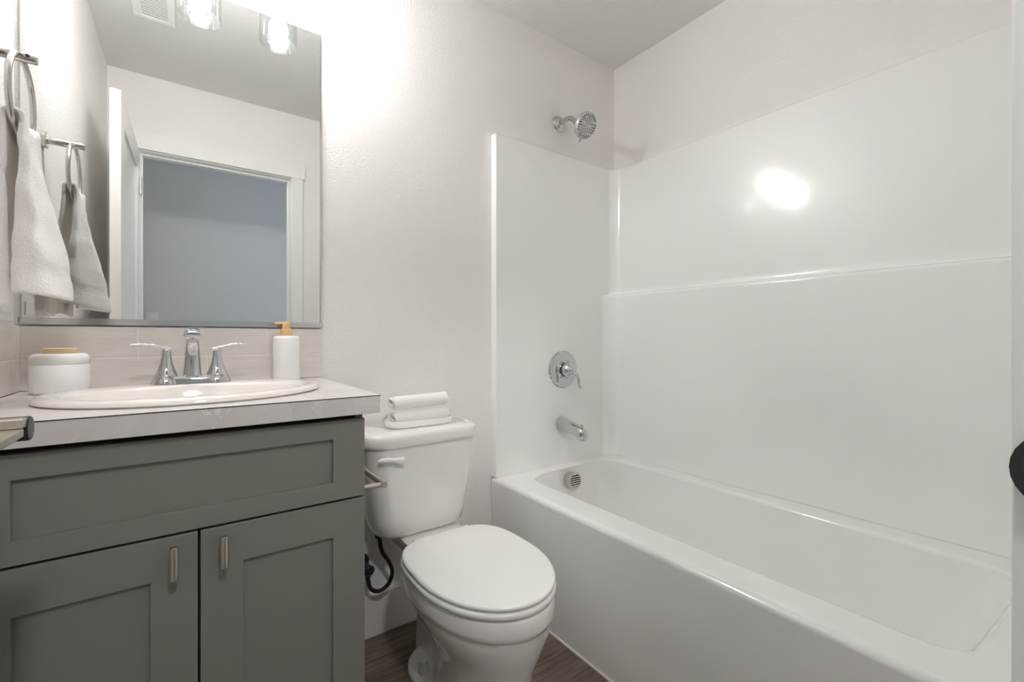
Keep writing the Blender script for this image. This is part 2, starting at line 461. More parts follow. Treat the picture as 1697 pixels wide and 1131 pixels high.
# overflow cover on the far inner end
ox, oz = 1.383, .418
bm = new(); lathe(bm, [(.034, -.02), (.034, .016), (.0385, .018), (.0385, .030), (.036, .033)], (ox, 1.462, oz), (0, -1, 0.06), 48)
ov = obj('overflow_cover', bm, 'nickel', tub); ov['label'] = 'round slotted metal overflow cover'
bm = new()
for i in range(6):
    h = (i-2.5)*.0095; w = math.sqrt(max(.031**2-h*h, 0))*0.92
    box(bm, (ox-w, 1.4275, oz+h-.0017), (ox+w, 1.4292, oz+h+.0017))
obj('slots', bm, 'dark', ov, smooth=False)
bm = new(); lathe(bm, [(.04, 0), (.038, .004), (.02, .006)], (1.40, 1.25, .098)); obj('drain', bm, 'nickel', tub)
bm = new(); box(bm, (TX0+.0135, TY0+.02, 0), (TX0+.019, YB-.015, .006)); struct(obj('trim_4', bm, 'caulk', smooth=False))

# ------------------------------------------------------------------ tub surround
def plan(xin, r, ye, z, off=0.0, x0=1.030, skew=.022):
    """open plan outline: flange, end wall, corner, long wall, corner, end wall, flange"""
    yb, yn = ye-off, (YF+YB)-ye+off
    p = [(x0, YB-.0005)]
    p += [(x0, min(yb+.004, YB-.0005)), (x0+.0012, min(yb+.0012, YB-.0005)), (x0+.004, yb)]
    for i in range(6): p.append((x0+.004 + (xin-r-x0-.004)*(i+1)/7, yb))
    for i in range(11):
        a = PI/2*(1-i/10); p.append((xin-r+r*math.cos(a), yb-r+r*math.sin(a)))
    for i in range(15): p.append((xin, yb-r + (yn+r-(yb-r))*(i+1)/16))
    for i in range(11):
        a = -PI/2*i/10; p.append((xin-r+r*math.cos(a), yn+r+r*math.sin(a)))
    for i in range(6): p.append((xin-r + (x0+.004-xin+r)*(i+1)/7, yn))
    p += [(x0+.004, yn), (x0+.0012, max(yn-.0012, YF+.0005)), (x0, max(yn-.004, YF+.0005)), (x0, YF+.0005)]
    return [Vector((x - skew*(y-.8) if x > xin-r else x, y, z)) for x, y in p]
YE = 1.532
LX, UX = 1.735, 1.770
LZ, UZ = 1.266, 1.900
def mix(a, b, t): return [p.lerp(q, t) for p, q in zip(a, b)]
def low(z): return plan(LX, .066, YE, z)
def upp(z): return plan(UX, .050, YE, z)
rings = [low(TZ+.0008), low(TZ+.02), low(.8), low(LZ-.014), mix(low(LZ-.008), upp(LZ-.008), .03), mix(low(LZ-.003), upp(LZ-.003), .12), mix(low(LZ), upp(LZ), .3),
         mix(low(LZ+.001), upp(LZ+.001), .75), mix(low(LZ+.005), upp(LZ+.005), .9), mix(low(LZ+.014), upp(LZ+.014), .98), upp(LZ+.03), upp(1.6), upp(UZ-.004)]
t1 = plan(UX+.003, .048, YE+.003, UZ-.001, skew=.020); t2 = plan(XR-.0005, .02, YB-.0005, UZ, skew=0)
rings += [t1, t2]
bm = new(); loft(bm, rings, closed=False)
sur = obj('tub_surround', bm, 'acrylic', origin=(1.77, .8, .47), angle=60, wn=True)
tag(sur, 'white glossy shower wall panels with a ledge, standing above the bathtub', 'shower surround')

# ------------------------------------------------------------------ shower head, valve, tub spout
sx = 1.408
t = thing('showerhead', 'chrome shower head on a bent arm high above the bathtub', 'shower head', (sx, YB, 2.054))
bm = new(); lathe(bm, [(.036, 0), (.036, .003), (.031, .010), (.019, .016), (.014, .018)], (sx, YB-.0005, 2.054), (0, -1, 0), 48); obj('flange', bm, 'chrome', t)
arm = catmull([(sx, YB-.012, 2.054), (sx, YB-.05, 2.056), (sx, YB-.078, 2.052), (sx, YB-.102, 2.032), (sx, YB-.125, 2.009)], 8)
bm = new(); tube(bm, arm, .0105, 18, (1, 0, 0)); obj('arm', bm, 'nickel', t)
hd = Vector((.02, -.84, -.54)).normalized()
hc = Vector((sx, YB-.118, 2.016))
bm = new(); lathe(bm, [(.013, 0), (.015, .006), (.0165, .014), (.016, .022), (.020, .026), (.024, .034), (.024, .05)], hc, hd, 32); obj('swivel', bm, 'nickel', t)
bm = new(); lathe(bm, [(.022, .040), (.040, .046), (.053, .054), (.0575, .060), (.058, .068), (.056, .072), (.053, .0725)], hc, hd, 56); hdo = obj('head', bm, 'chrome', t)
bm = new(); lathe(bm, [(.053, .072), (.052, .0745), (.03, .0755), (.001, .076)], hc, hd, 56); fc = obj('spray_face', bm, 'face', hdo); fc['label'] = 'grey face with dark nozzles'
a, u, v = frame_of(hd); bm = new()
for rr, k in ((.012, 6), (.022, 12), (.031, 16), (.040, 22), (.047, 28)):
    for i in range(k):
        if (i*7+k) % 5 == 0: continue
        an = 2*PI*(i+.3*rr*100)/k
        lathe(bm, [(.0026, 0), (.0023, .0022)], hc+hd*.0745+u*(rr*math.cos(an))+v*(rr*math.sin(an)), hd, 8)
obj('nozzles', bm, 'grey_dots', fc)
# spray lever at the lower rim
dn = (Vector((0, 0, -1)) - hd*(-hd.z)).normalized()
bm = new(); tube(bm, [hc+hd*.064+dn*.052, hc+hd*.064+dn*.062, hc+hd*.064+dn*.070], [.005, .0045, .0035], 12, (1, 0, 0)); obj('spray_lever', bm, 'chrome', hdo)

vx, vz = 1.402, .905
t = thing('shower_valve', 'round chrome shower valve with a lever handle above the tub spout', 'shower valve', (vx, YE, vz))
bm = new(); lathe(bm, [(.0855, 0), (.0855, .003), (.082, .007), (.066, .0095), (.045, .0105), (.041, .016), (.036, .020)], (vx, YE-.0003, vz), (0, -1, 0), 64); obj('escutcheon', bm, 'chrome', t)
bm = new(); lathe(bm, [(.030, .012), (.030, .024)], (vx, YE, vz), (0, -1, 0), 40); e = obj('sleeve', bm, 'black', t); e['label'] = 'dark gap sleeve'
bm = new(); lathe(bm, [(.034, .026), (.0345, .032), (.031, .046), (.024, .060), (.014, .070), (.001, .073)], (vx, YE, vz), (0, -1, 0), 48); hdl = obj('handle', bm, 'chrome', t)
lev = catmull([(vx+.004, YE-.062, vz-.004), (vx+.010, YE-.082, vz-.018), (vx+.014, YE-.090, vz-.042), (vx+.017, YE-.092, vz-.068), (vx+.020, YE-.096, vz-.080)], 6)
bm = new(); tube(bm, lev, [(.010-.004*i/24, .006-.002*i/24) for i in range(len(lev))], 14, (1, 0, 0)); obj('lever', bm, 'chrome', hdl)

px, pz = 1.392, .654
t = thing('tub_spout', 'chrome tub spout with a diverter knob under the shower valve', 'tub spout', (px, YE, pz))
bm = new(); rings = []
for s, w, zt, zb in ((0, .030, .032, -.033), (.004, .0305, .0325, -.0335), (.03, .029, .028, -.033), (.07, .0265, .020, -.0345), (.105, .025, .012, -.0375), (.128, .024, .006, -.052), (.140, .0225, .003, -.054), (.152, .018, -.004, -.052), (.158, .010, -.012, -.046)):
    cz, hh = (zt+zb)/2, (zt-zb)/2
    rings.append([Vector((px + w*math.copysign(abs(math.cos(2*PI*i/32))**.8, math.cos(2*PI*i/32)), YE-.0003-s, pz+cz+hh*math.copysign(abs(math.sin(2*PI*i/32))**.8, math.sin(2*PI*i/32)))) for i in range(32)])
loft(bm, rings); obj('spout', bm, 'chrome', t, angle=60)
bm = new(); lathe(bm, [(.004, 0), (.004, .010), (.009, .011), (.009, .015), (.006, .0175)], (px, YE-.136, pz+.001), n=24); obj('diverter_knob', bm, 'chrome', t)

# ------------------------------------------------------------------ tile backsplash
CT = 0.921                                                    # counter top
TF = 1.5555                                                   # tile face
def tiles(name, label, spans, axis):
    bm = new(); g = .0024
    if axis == 'x': box(bm, (XL+.001, TF+.0012, CT+.0005), (.3545, YB-.0005, 1.0795))
    else: box(bm, (XL+.0005, 1.0, CT+.0005), (XL+.0090, TF-.0003, 1.0795))
    for f in bm.faces: f.material_index = 1
    n0 = len(bm.faces)
    for z0, z1, cuts in spans:
        for a, b in zip(cuts, cuts[1:]):
            if axis == 'x': box(bm, (a+g/2, TF, z0+g/2), (b-g/2, TF+.008, z1-g/2))
            else: box(bm, (XL+.001, a+g/2, z0+g/2), (XL+.010, b-g/2, z1-g/2))
    o = obj(name, bm, ['tile', 'grout'], bevel=.0012, origin=(0.014, TF, CT) if axis == 'x' else (XL, 1.3, CT))
    return tag(o, label, 'backsplash')
tiles('tile_backsplash', 'two-row taupe tile backsplash under the mirror, behind the faucet', [(CT, .999, [-.326, -.258, .0456, .3545]), (.999, 1.080, [-.326, -.108, .196, .3545])], 'x')
tiles('tile_backsplash', 'two-row taupe tile backsplash strip on the left wall below the outlet', [(CT, .999, [1.0, 1.18, 1.484, TF-.0005]), (.999, 1.080, [1.0, 1.332, TF-.035, TF-.0005])], 'y')

# ------------------------------------------------------------------ vanity cabinet
CX0, CX1, CYF, CYB, CZ = -.294, .327, 1.040, YB-.002, .880
t = thing('vanity_cabinet', 'grey-green shaker vanity cabinet under the sink countertop', 'vanity cabinet', (.016, 1.3, 0))
bm = new()
box(bm, (CX0, CYF, .0), (CX0+.016, CYB, CZ)); box(bm, (CX1-.016, CYF, .0), (CX1, CYB, CZ))
box(bm, (CX0+.016, CYF+.06, 0), (CX1-.016, CYF+.075, .10)); box(bm, (CX0+.016, CYF+.004, .10), (CX1-.016, CYB, .115))
box(bm, (CX0+.016, CYB-.008, .115), (CX1-.016, CYB, .77))
box(bm, (CX0-.041, CYF, 0), (CX0, CYF+.016, CZ))
obj('body', bm, 'cabinet', t, bevel=.001)
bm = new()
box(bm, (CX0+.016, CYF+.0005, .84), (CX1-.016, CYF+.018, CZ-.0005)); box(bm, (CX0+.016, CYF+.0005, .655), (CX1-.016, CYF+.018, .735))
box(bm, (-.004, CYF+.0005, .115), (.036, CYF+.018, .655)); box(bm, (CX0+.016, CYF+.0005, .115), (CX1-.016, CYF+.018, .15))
e = obj('face_frame', bm, 'dark', t, smooth=False); e['label'] = 'face frame coloured near-black as the shade between the fronts'  # near-black colour stands in for shade in the gaps around the fronts
DF = 1.020
def shaker(name, x0, x1, z0, z1, st, rt=None, rb=None):
    rt = rt or st; rb = rb or st
    bm = new()
    q = lambda g0, gb, gt, y: [Vector((x0+g0, y, z0+gb)), Vector((x1-g0, y, z0+gb)), Vector((x1-g0, y, z1-gt)), Vector((x0+g0, y, z1-gt))]
    loft_closed(bm, [q(0, 0, 0, CYF-.0005), q(0, 0, 0, DF), q(st, rb, rt, DF), q(st, rb, rt, CYF-.0005)])
    o = obj(name, bm, 'cabinet', t, bevel=.0012)
    bm = new(); box(bm, (x0+st-.004, DF+.009, z0+rb-.004), (x1-st+.004, CYF-.002, z1-rt+.004)); obj('panel', bm, 'cabinet', o, smooth=False)
    return o
shaker('drawer_front', CX0+.001, CX1-.001, .6935, .868, .0695, .0405, .0385)
dl = shaker('door', CX0+.001, .0150, .125, .6885, .0695, .0755)
dr = shaker('door', .0190, CX1-.001, .125, .6885, .0695, .0755)
for d, hx in ((dl, -.0205), (dr, .0545)):
    bm = new(); lathe(bm, [(.0068, 0), (.0068, .058)], (hx, DF-.028, .6205), n=24)
    lathe(bm, [(.0038, 0), (.0038, .027)], (hx, DF-.026, .634), (0, 1, 0), 12); lathe(bm, [(.0038, 0), (.0038, .027)], (hx, DF-.026, .666), (0, 1, 0), 12)
    p = obj('pull', bm, 'satin', d, bevel=.0006); p['label'] = 'short satin nickel bar pull'

# ------------------------------------------------------------------ countertop with a sink cutout, sink
SX, SY, SA, SB = .0145, 1.262, .264, .215
KX0, KX1, KY0, KY1 = -.3255, .354, .998, TF-.0005
def rect_ray(i, n):
    a = 2*PI*i/n; c, s = math.cos(a), math.sin(a)
    k = min([((KX1-SX)/c if c > 1e-6 else 9), ((KX0-SX)/c if c < -1e-6 else 9), ((KY1-SY)/s if s > 1e-6 else 9), ((KY0-SY)/s if s < -1e-6 else 9)])
    return SX+k*c, SY+k*s
n = 96
outer = [rect_ray(i, n) for i in range(n)]
for cx_, cy_ in ((KX0, KY0), (KX0, KY1), (KX1, KY0), (KX1, KY1)):      # snap the nearest sample to each corner
    j = min(range(n), key=lambda q: (outer[q][0]-cx_)**2+(outer[q][1]-cy_)**2); outer[j] = (cx_, cy_)
hole = [(SX+(SA-.016)*math.cos(2*PI*i/n), SY+(SB-.016)*math.sin(2*PI*i/n)) for i in range(n)]
bm = new()
R = [[bm.verts.new((x, y, z)) for x, y in pl] for pl, z in ((outer, CT), (hole, CT), (hole, CZ+.0005), (outer, CZ+.0005))]
for k in range(4):
    a, b = R[k], R[(k+1) % 4]
    for i in range(n): bm.faces.new((a[i], a[(i+1) % n], b[(i+1) % n], b[i]))
top = obj('countertop', bm, 'laminate', bevel=.0008, segs=1, origin=(.014, 1.28, CZ), smooth=False)
tag(top, 'pale stone-look laminate countertop on the grey-green vanity cabinet', 'countertop')
bm = new(); box(bm, (KX0, KY0-.0006, CT-.0022), (KX1+.0006, KY0+.0002, CT-.0004)); box(bm, (KX1-.0002, KY0, CT-.0022), (KX1+.0006, YB-.015, CT-.0004))
e = obj('edge_seam', bm, 'rubber', top, smooth=False); e['label'] = 'thin dark laminate seam'

def sring(f, z, cx=SX, cy=SY, a=SA, b=SB): return superell(cx, cy, a*f if f < 9 else 0, b*f, z, 2.0, 96)
def bowl(a, b, z, cy=1.232): return superell(SX, cy, a, b, z, 2.15, 96)
rings = [superell(SX, SY, SA-.006, SB-.006, CT+.0003, 2, 96), superell(SX, SY, SA, SB, CT+.004, 2, 96), superell(SX, SY, SA-.001, SB-.001, CT+.009, 2, 96), superell(SX, SY, SA-.006, SB-.006, CT+.0135, 2, 96),
         superell(SX, SY, SA-.015, SB-.015, CT+.0155, 2, 96), superell(SX, SY, SA-.027, SB-.027, CT+.0145, 2, 96),
         bowl(.218, .156, CT+.013), bowl(.212, .150, CT+.0105), bowl(.207, .145, CT+.003), bowl(.198, .137, CT-.03), bowl(.180, .122, CT-.08), bowl(.145, .095, CT-.118), bowl(.09, .06, CT-.135), bowl(.03, .03, CT-.14)]
bm = new(); loft(bm, rings, cap0=False)
sink = obj('sink', bm, 'sink', origin=(SX, SY, CT), angle=60)
tag(sink, 'oval cream drop-in sink set in the vanity countertop', 'sink')
bm = new(); lathe(bm, [(.024, 0), (.022, .003), (.012, .006)], (SX, 1.232, CT-.1405), n=32); obj('drain', bm, 'chrome', sink)

# ------------------------------------------------------------------ faucet
FX, FY, FZ = .0095, 1.420, CT+.0152
t = thing('faucet', 'chrome two-handle faucet standing on the sink rim', 'faucet', (FX, FY, FZ))
def stad(w, d, z, k=12):
    out = []
    for i in range(2*k):
        a = PI*i/(2*k-1)-PI/2; out.append(Vector((FX+w-d+d*math.cos(a), FY+d*math.sin(a), z)))
    for i in range(2*k):
        a = PI*i/(2*k-1)+PI/2; out.append(Vector((FX-w+d+d*math.cos(a), FY+d*math.sin(a), z)))
    return out
bm = new(); loft(bm, [stad(.078, .024, FZ), stad(.078, .024, FZ+.003), stad(.073, .021, FZ+.015), stad(.070, .019, FZ+.0175)]); obj('base_plate', bm, 'chrome', t, angle=50)
for s in (-1, 1):
    hx = FX+s*.053
    bm = new(); lathe(bm, [(.0315, 0), (.031, .004), (.0255, .0165), (.0245, .0185), (.0235, .0195), (.023, .022), (.018, .036), (.0135, .052), (.0105, .068), (.0095, .080), (.0095, .086), (.007, .089)], (hx, FY, FZ-.001), n=48)
    h = obj('handle', bm, 'chrome', t, angle=50)
    lv = catmull([(hx-s*.009, FY-.001, FZ+.084), (hx+s*.008, FY-.002, FZ+.089), (hx+s*.030, FY-.005, FZ+.0955), (hx+s*.050, FY-.008, FZ+.0975), (hx+s*.0685, FY-.010, FZ+.096)], 7)
    bm = new(); tube(bm, lv, [(.0056-.0018*i/28, .0085+.0015*math.sin(PI*i/28)-.003*(i/28)**4) for i in range(len(lv))], 16, (0, 0, 1)); obj('lever', bm, 'chrome', h)
pts = catmull([(FX, FY, FZ+.002), (FX, FY, FZ+.045), (FX, FY-.006, FZ+.085), (FX, FY-.026, FZ+.116), (FX, FY-.062, FZ+.130), (FX, FY-.098, FZ+.126), (FX, FY-.118, FZ+.119)], 8)
rad = []
for i in range(len(pts)):
    q = i/(len(pts)-1)
    w = .0215-.0075*min(1, q/.42) if q < .42 else .014+.004*((q-.42)/.58)
    rad.append((w if q < .45 else w-.006*min(1, (q-.45)/.35), w))
d_ = (pts[-1]-pts[-2]).normalized(); e_ = pts[-1]
pts += [e_+d_*.003, e_+d_*.005]; rad += [(rad[-1][0]*.85, rad[-1][1]*.88), (rad[-1][0]*.45, rad[-1][1]*.5)]
bm = new(); tube(bm, pts, rad, 28, (0, 1, 0)); sp = obj('spout', bm, 'chrome', t)
bm = new(); lathe(bm, [(.012, 0), (.012, .012), (.010, .013)], (FX, FY-.110, FZ+.117), (0, -.15, -1), 28); obj('aerator', bm, 'chrome', sp)
bm = new(); lathe(bm, [(.0025, 0), (.0025, .035), (.005, .037), (.005, .045), (.003, .047)], (FX, FY+.017, FZ+.01), n=16); obj('lift_rod', bm, 'chrome', t)

# ------------------------------------------------------------------ jar and soap dispenser
JX, JY, JR = -.243, 1.474, .0515
t = thing('lidded_jar', 'white round lidded jar with pale wooden knob in the counter corner', 'jar', (JX, JY, CT))
bm = new(); lathe(bm, [(.044, .0003), (.049, .003), (JR, .010), (JR, .0665), (JR-.0008, .0675)], (JX, JY, CT), n=56); obj('jar_body', bm, 'ceramic_matte', t, angle=60)
bm = new(); lathe(bm, [(JR-.0015, .0675), (JR, .0685), (JR, .083), (JR-.003, .089), (JR-.008, .0925), (.001, .0935)], (JX, JY, CT), n=56); ld = obj('jar_lid', bm, 'ceramic_matte', t, angle=60)
bm = new(); lathe(bm, [(.0295, .0925), (.030, .094), (.030, .104), (.0285, .1055), (.001, .106)], (JX, JY, CT), n=48); e = obj('lid_knob', bm, 'wood_light', ld); e['label'] = 'pale wooden disc knob'
BX, BY, BR = .2425, 1.500, .0375
t = thing('soap_dispenser', 'white soap dispenser bottle with tan bamboo pump beside the faucet', 'soap dispenser', (BX, BY, CT))
bm = new(); lathe(bm, [(.033, .0003), (.036, .002), (BR, .006), (BR, .126), (BR-.0015, .1315), (BR-.006, .135), (.018, .1358)], (BX, BY, CT), n=56); obj('bottle', bm, 'ceramic_matte', t, angle=60)
bm = new(); lathe(bm, [(.0165, .1355), (.017, .137), (.017, .1535), (.0165, .155), (.0135, .1555)], (BX, BY, CT), n=40); obj('pump_collar', bm, 'wood_tan', t, angle=50)
bm = new(); lathe(bm, [(.012, .1545), (.0125, .158), (.0125, .172), (.0118, .1765), (.010, .178)], (BX, BY, CT), n=40)
tube(bm, [(BX-.008, BY-.002, CT+.1735), (BX-.022, BY-.006, CT+.1738), (BX-.034, BY-.009, CT+.1725)], [.0042, .0038, .0033], 14); obj('pump_head', bm, 'wood_tan', t, angle=50)

# ------------------------------------------------------------------ mirror
MX0, MX1, MZ0, MZ1 = -.3265, .352, 1.0975, 2.047
tilt = math.radians(.22)
t = thing('wall_mirror', 'large rectangular wall mirror above the tile backsplash', 'mirror', (.013, 1.562, MZ0))
Tm = Matrix.Translation((0, 1.5605, MZ0)) @ Matrix.Rotation(tilt, 4, 'X') @ Matrix.Translation((0, -1.5605, -MZ0))
bm = new(); box(bm, (MX0, 1.5605, MZ0), (MX1, 1.5655, MZ1), Tm)
gl = obj('mirror_glass', bm, 'mirror', t, bevel=.0015, segs=1, smooth=False)
bm = new(); box(bm, (-.329, 1.5545, 1.0835), (.356, 1.556, 1.1000)); box(bm, (-.329, 1.556, 1.0835), (.356, YB-.0005, 1.0855))
r = obj('mirror_rail', bm, 'rail', t, smooth=False); r['label'] = 'brushed metal bottom rail'
bm = new(); box(bm, (.3525, 1.5615, 1.1000), (.3555, YB-.0005, 2.049)); obj('mirror_edge', bm, 'rail', t, smooth=False)

# ------------------------------------------------------------------ vanity light
LY, LZ2 = 1.392, 2.062
t = thing('vanity_light', 'three-bulb vanity light with clear seeded glass shades above the mirror', 'vanity light', (.03, YB, 2.25))
bm = new(); box(bm, (-.085, YB-.022, 2.205), (.145, YB-.0005, 2.315)); obj('backplate', bm, 'satin', t, bevel=.004)
bm = new(); tube(bm, [(-.205, YB-.075, 2.262), (.265, YB-.075, 2.262)], .010, 18); tube(bm, [(.03, YB-.02, 2.262), (.03, YB-.075, 2.262)], .012, 16); obj('cross_bar', bm, 'satin', t)
SHX = (-.193, .030, .253)
for x in SHX:
    bm = new(); lathe(bm, [(.024, 0), (.027, .004), (.027, .045), (.020, .052), (.012, .056)], (x, LY, LZ2+.128), n=32)
    tube(bm, catmull([(x, YB-.075, 2.262), (x, LY+.04, 2.265), (x, LY+.008, 2.258), (x, LY, 2.235)], 6), .008, 14, (1, 0, 0))
    so = obj('lamp_socket', bm, 'satin', t)
    bm = new(); R0, R1 = .0575, .0548
    lathe(bm, [(.026, .133), (R0-.006, .133), (R0-.001, .130), (R0, .125), (R0, .003), (R0-.001, 0), (R1+.0008, 0), (R1, .003), (R1, .125), (R1-.004, .130), (.026, .1305)], (x, LY, LZ2), n=56, cap0=False, cap1=False)
    e = obj('glass_shade', bm, 'seeded', t, angle=60); e['label'] = 'clear seeded glass cylinder shade'
    bm = new(); lathe(bm, [(.001, .018), (.012, .020), (.022, .027), (.0285, .038), (.030, .050), (.0285, .063), (.023, .078), (.016, .095), (.0135, .108), (.0135, .128)], (x, LY, LZ2), n=32)
    e = obj('bulb', bm, 'bulb', t); e['label'] = 'glowing white bulb'

# ------------------------------------------------------------------ towel ring, hand towel, outlet
RY, RZ, RX, RR = 1.302, 1.5275, -.270, .0845
t = thing('towel_ring', 'satin nickel towel ring on the left wall beside the mirror', 'towel ring', (XL, RY, 1.614))
bm = new(); lathe(bm, [(.024, 0), (.024, .008), (.021, .011)], (XL+.0005, RY, 1.614), (1, 0, 0), 40); obj('mounting_plate', bm, 'nickel', t)
bm = new(); lathe(bm, [(.0095, 0), (.0095, .078), (.0080, .0805)], (XL+.008, RY, 1.614), (1, 0, 0), 28); obj('post', bm, 'nickel', t)
bm = new(); lathe(bm, [(.0032, 0), (.0032, .0105)], (RX+.009, RY-.0015, 1.614), (.15, -1, .1), 16); obj('set_screw', bm, 'black', t)
bm = new(); tube(bm, [(RX, RY+RR*math.sin(2*PI*i/72), RZ+RR*math.cos(2*PI*i/72)) for i in range(72)], (.0052), 14, (1, 0, 0), closed=True); obj('ring', bm, 'nickel', t)

def cloth_towel():
    NS, NT = 61, 46
    G = 0.012
    front = [(-.272, 1.262), (-.252, 1.232), (-.222, 1.216), (-.199, 1.245), (-.197, 1.290), (-.206, 1.335), (-.232, 1.385), (-.262, 1.404), (-.286, 1.392)]
    FB = catmull([(x, y, 0) for x, y in front], 10)
    back = catmull([(-.281, 1.268, 0), (-.292, 1.232, 0), (-.308, 1.222, 0), (-.306, 1.25, 0), (-.322, 1.27, 0), (-.312, 1.31, 0), (-.319, 1.35, 0), (-.309, 1.395, 0)], 20)
    def samp(P, s):
        f = (s+1)/2*(len(P)-1); i = min(int(f), len(P)-2); return P[i].lerp(P[i+1], f-i)
    rows = []
    for k in range(NS):
        s = -1+2*k/(NS-1)
        cy = RY+.060*s + .003*math.sin(7*s)
        zt = RZ - math.sqrt(max(RR**2-(.060*s)**2, 0)) + G + .004 + .004*math.cos(9*s)
        row = []
        fb, bb = samp(FB, s), samp(back, s)
        zf = 1.128 + .012*(s*.5+.5) - .008*math.cos(3*s); zb = 1.116+.006*math.cos(4*s+1)
        for j in range(NT):                                   # front, hem to ring
            q = j/(NT-1); e = q*q*(3-2*q); e = e*.55+q*.45
            x = fb.x+(RX+G-fb.x)*e; y = fb.y+(cy-fb.y)*(q**1.25)
            x += .006*math.sin(5*s*PI*.5+1)*math.sin(PI*q)*(1-.3*q)
            y += .003*math.sin(23*q+3*s)
            x += .0022*noise.noise(Vector((s*4, q*9, 1.0)))
            z = zf+(zt-G*.2-zf)*q
            if .13 < q < .19: x -= .0016
            row.append(Vector((x, y, z)))
        for j in range(1, 8):                                 # over the ring
            a = PI*j/8; row.append(Vector((RX+G*math.cos(a), cy, zt-.001+G*math.sin(a)*.75)))
        for j in range(NT):
            q = 1-j/(NT-1); e = q*q*(3-2*q)
            x = bb.x+(RX-G-bb.x)*e; y = bb.y+(cy-bb.y)*(q**1.25)
            z = zb+(zt-G*.2-zb)*q
            row.append(Vector((x, y, z)))
        rows.append(row)
    bm = new(); loft(bm, rows, closed=False)
    return bm
tw = obj('hand_towel', cloth_towel(), 'terry_hang', origin=(RX, RY, 1.45), angle=180)
md = tw.modifiers.new('thick', 'SOLIDIFY'); md.thickness = .0085; md.offset = 0.0
md = tw.modifiers.new('subsurf', 'SUBSURF'); md.levels = 1; md.render_levels = 1
tag(tw, 'white terry hand towel hanging through the ring on the left wall', 'towel')

t = thing('wall_outlet', 'white sideways wall outlet on the left wall under the hand towel', 'outlet', (XL, 1.472, 1.124))
bm = new(); box(bm, (XL+.0003, 1.4145, 1.0885), (XL+.0062, 1.5295, 1.1585)); obj('cover_plate', bm, 'plastic', t, bevel=.002)
bm = new(); box(bm, (XL+.006, 1.439, 1.1075), (XL+.0085, 1.505, 1.1405)); obj('receptacle', bm, 'plastic', t, bevel=.0008)

# ------------------------------------------------------------------ toilet
QX = .665      # bowl and seat centre line
t = thing('toilet', 'white two-piece toilet with closed oval lid between vanity and bathtub', 'toilet', (QX, 1.2, 0))
QTX = .640
def tk(w, yf, z, r): return rrect(QTX-w, QTX+w, yf, 1.545, r, z, 8)
bm = new()
loft(bm, [tk(.125, 1.40, .402, .05), tk(.142, 1.376, .406, .055), tk(.155, 1.362, .420, .06), tk(.164, 1.356, .46, .06), tk(.180, 1.350, .56, .06), tk(.192, 1.346, .66, .06), tk(.197, 1.344, .706, .06)])
obj('tank', bm, 'porcelain', t, angle=60)
bm = new()
loft(bm, [tk(.200, 1.340, .704, .07), tk(.2065, 1.333, .708, .075), tk(.2085, 1.331, .716, .076), tk(.2085, 1.331, .735, .076), tk(.2055, 1.334, .744, .074), tk(.198, 1.342, .7495, .07), tk(.185, 1.356, .751, .06)])
obj('tank_lid', bm, 'porcelain', t, angle=60)
# flush lever
bm = new(); lathe(bm, [(.011, 0), (.011, .010), (.009, .012)], (.536, 1.347, .668), (0, -1, 0), 24)
lv = catmull([(.549, 1.334, .664), (.536, 1.331, .667), (.516, 1.329, .672), (.492, 1.329, .676), (.466, 1.331, .676)], 6)
tube(bm, lv, [(max(.001, (.0150-.0085*min(1, i/13)+.001*(i/24))*min(1, .35+i*.3, .35+(24-i)*.25)), max(.001, (.0085-.0035*i/24)*min(1, .4+i*.3, .4+(24-i)*.25))) for i in range(len(lv))], 16, (0, 0, 1)); obj('flush_lever', bm, 'plastic', t)
# bowl and pedestal, one casting
bm = new()
def E(yf, yb, w, z, e=2.0, eb=2.6, ym=None): return egg(QX, yf, yb, w, z, e, eb, 72, ym)
loft(bm, [E(.868, 1.245, .112, .0, 2.2, 2.4), E(.864, 1.245, .114, .008, 2.2, 2.4), E(.868, 1.24, .107, .03, 2.2, 2.4), E(.876, 1.23, .100, .09, 2.2, 2.4), E(.878, 1.23, .100, .16, 2.1, 2.4),
          E(.868, 1.25, .113, .21, 2.0, 2.4), E(.848, 1.28, .138, .255, 2.0, 2.5), E(.835, 1.30, .160, .295, 2.0, 2.5), E(.828, 1.32, .172, .325, 2.0, 2.6), E(.826, 1.335, .1745, .337),
          E(.823, 1.345, .1775, .339), E(.820, 1.35, .1795, .352), E(.820, 1.36, .180, .378), E(.823, 1.36, .178, .386), E(.832, 1.355, .170, .3895), E(.90, 1.30, .10, .390)])
obj('bowl', bm, 'porcelain', t, angle=45)
bm = new()   # deck under the tank and trapway behind
loft(bm, [rrect(QX-.09, QX+.09, 1.30, 1.53, .03, .345, 8), rrect(QX-.106, QX+.106, 1.27, 1.53, .03, .375, 8), rrect(QX-.106, QX+.106, 1.27, 1.53, .03, .397, 8), rrect(QX-.100, QX+.100, 1.277, 1.523, .03, .401, 8)])
loft(bm, [rrect(QX-.045, QX+.045, 1.14, 1.44, .04, .0, 8), rrect(QX-.042, QX+.042, 1.16, 1.43, .04, .2, 8), rrect(QX-.08, QX+.08, 1.24, 1.50, .06, .37, 8)])
obj('tank_deck', bm, 'porcelain', t, angle=45)
bm = new()   # floor flange with its two lobes
loft(bm, [superell(QX, 1.285, .112, .108, 0, 2.2), superell(QX, 1.285, .114, .110, .006, 2.2), superell(QX, 1.285, .112, .108, .022, 2.2), superell(QX, 1.285, .103, .099, .030, 2.2), superell(QX, 1.285, .06, .05, .033, 2.2)])
obj('foot_flange', bm, 'porcelain', t, angle=60)
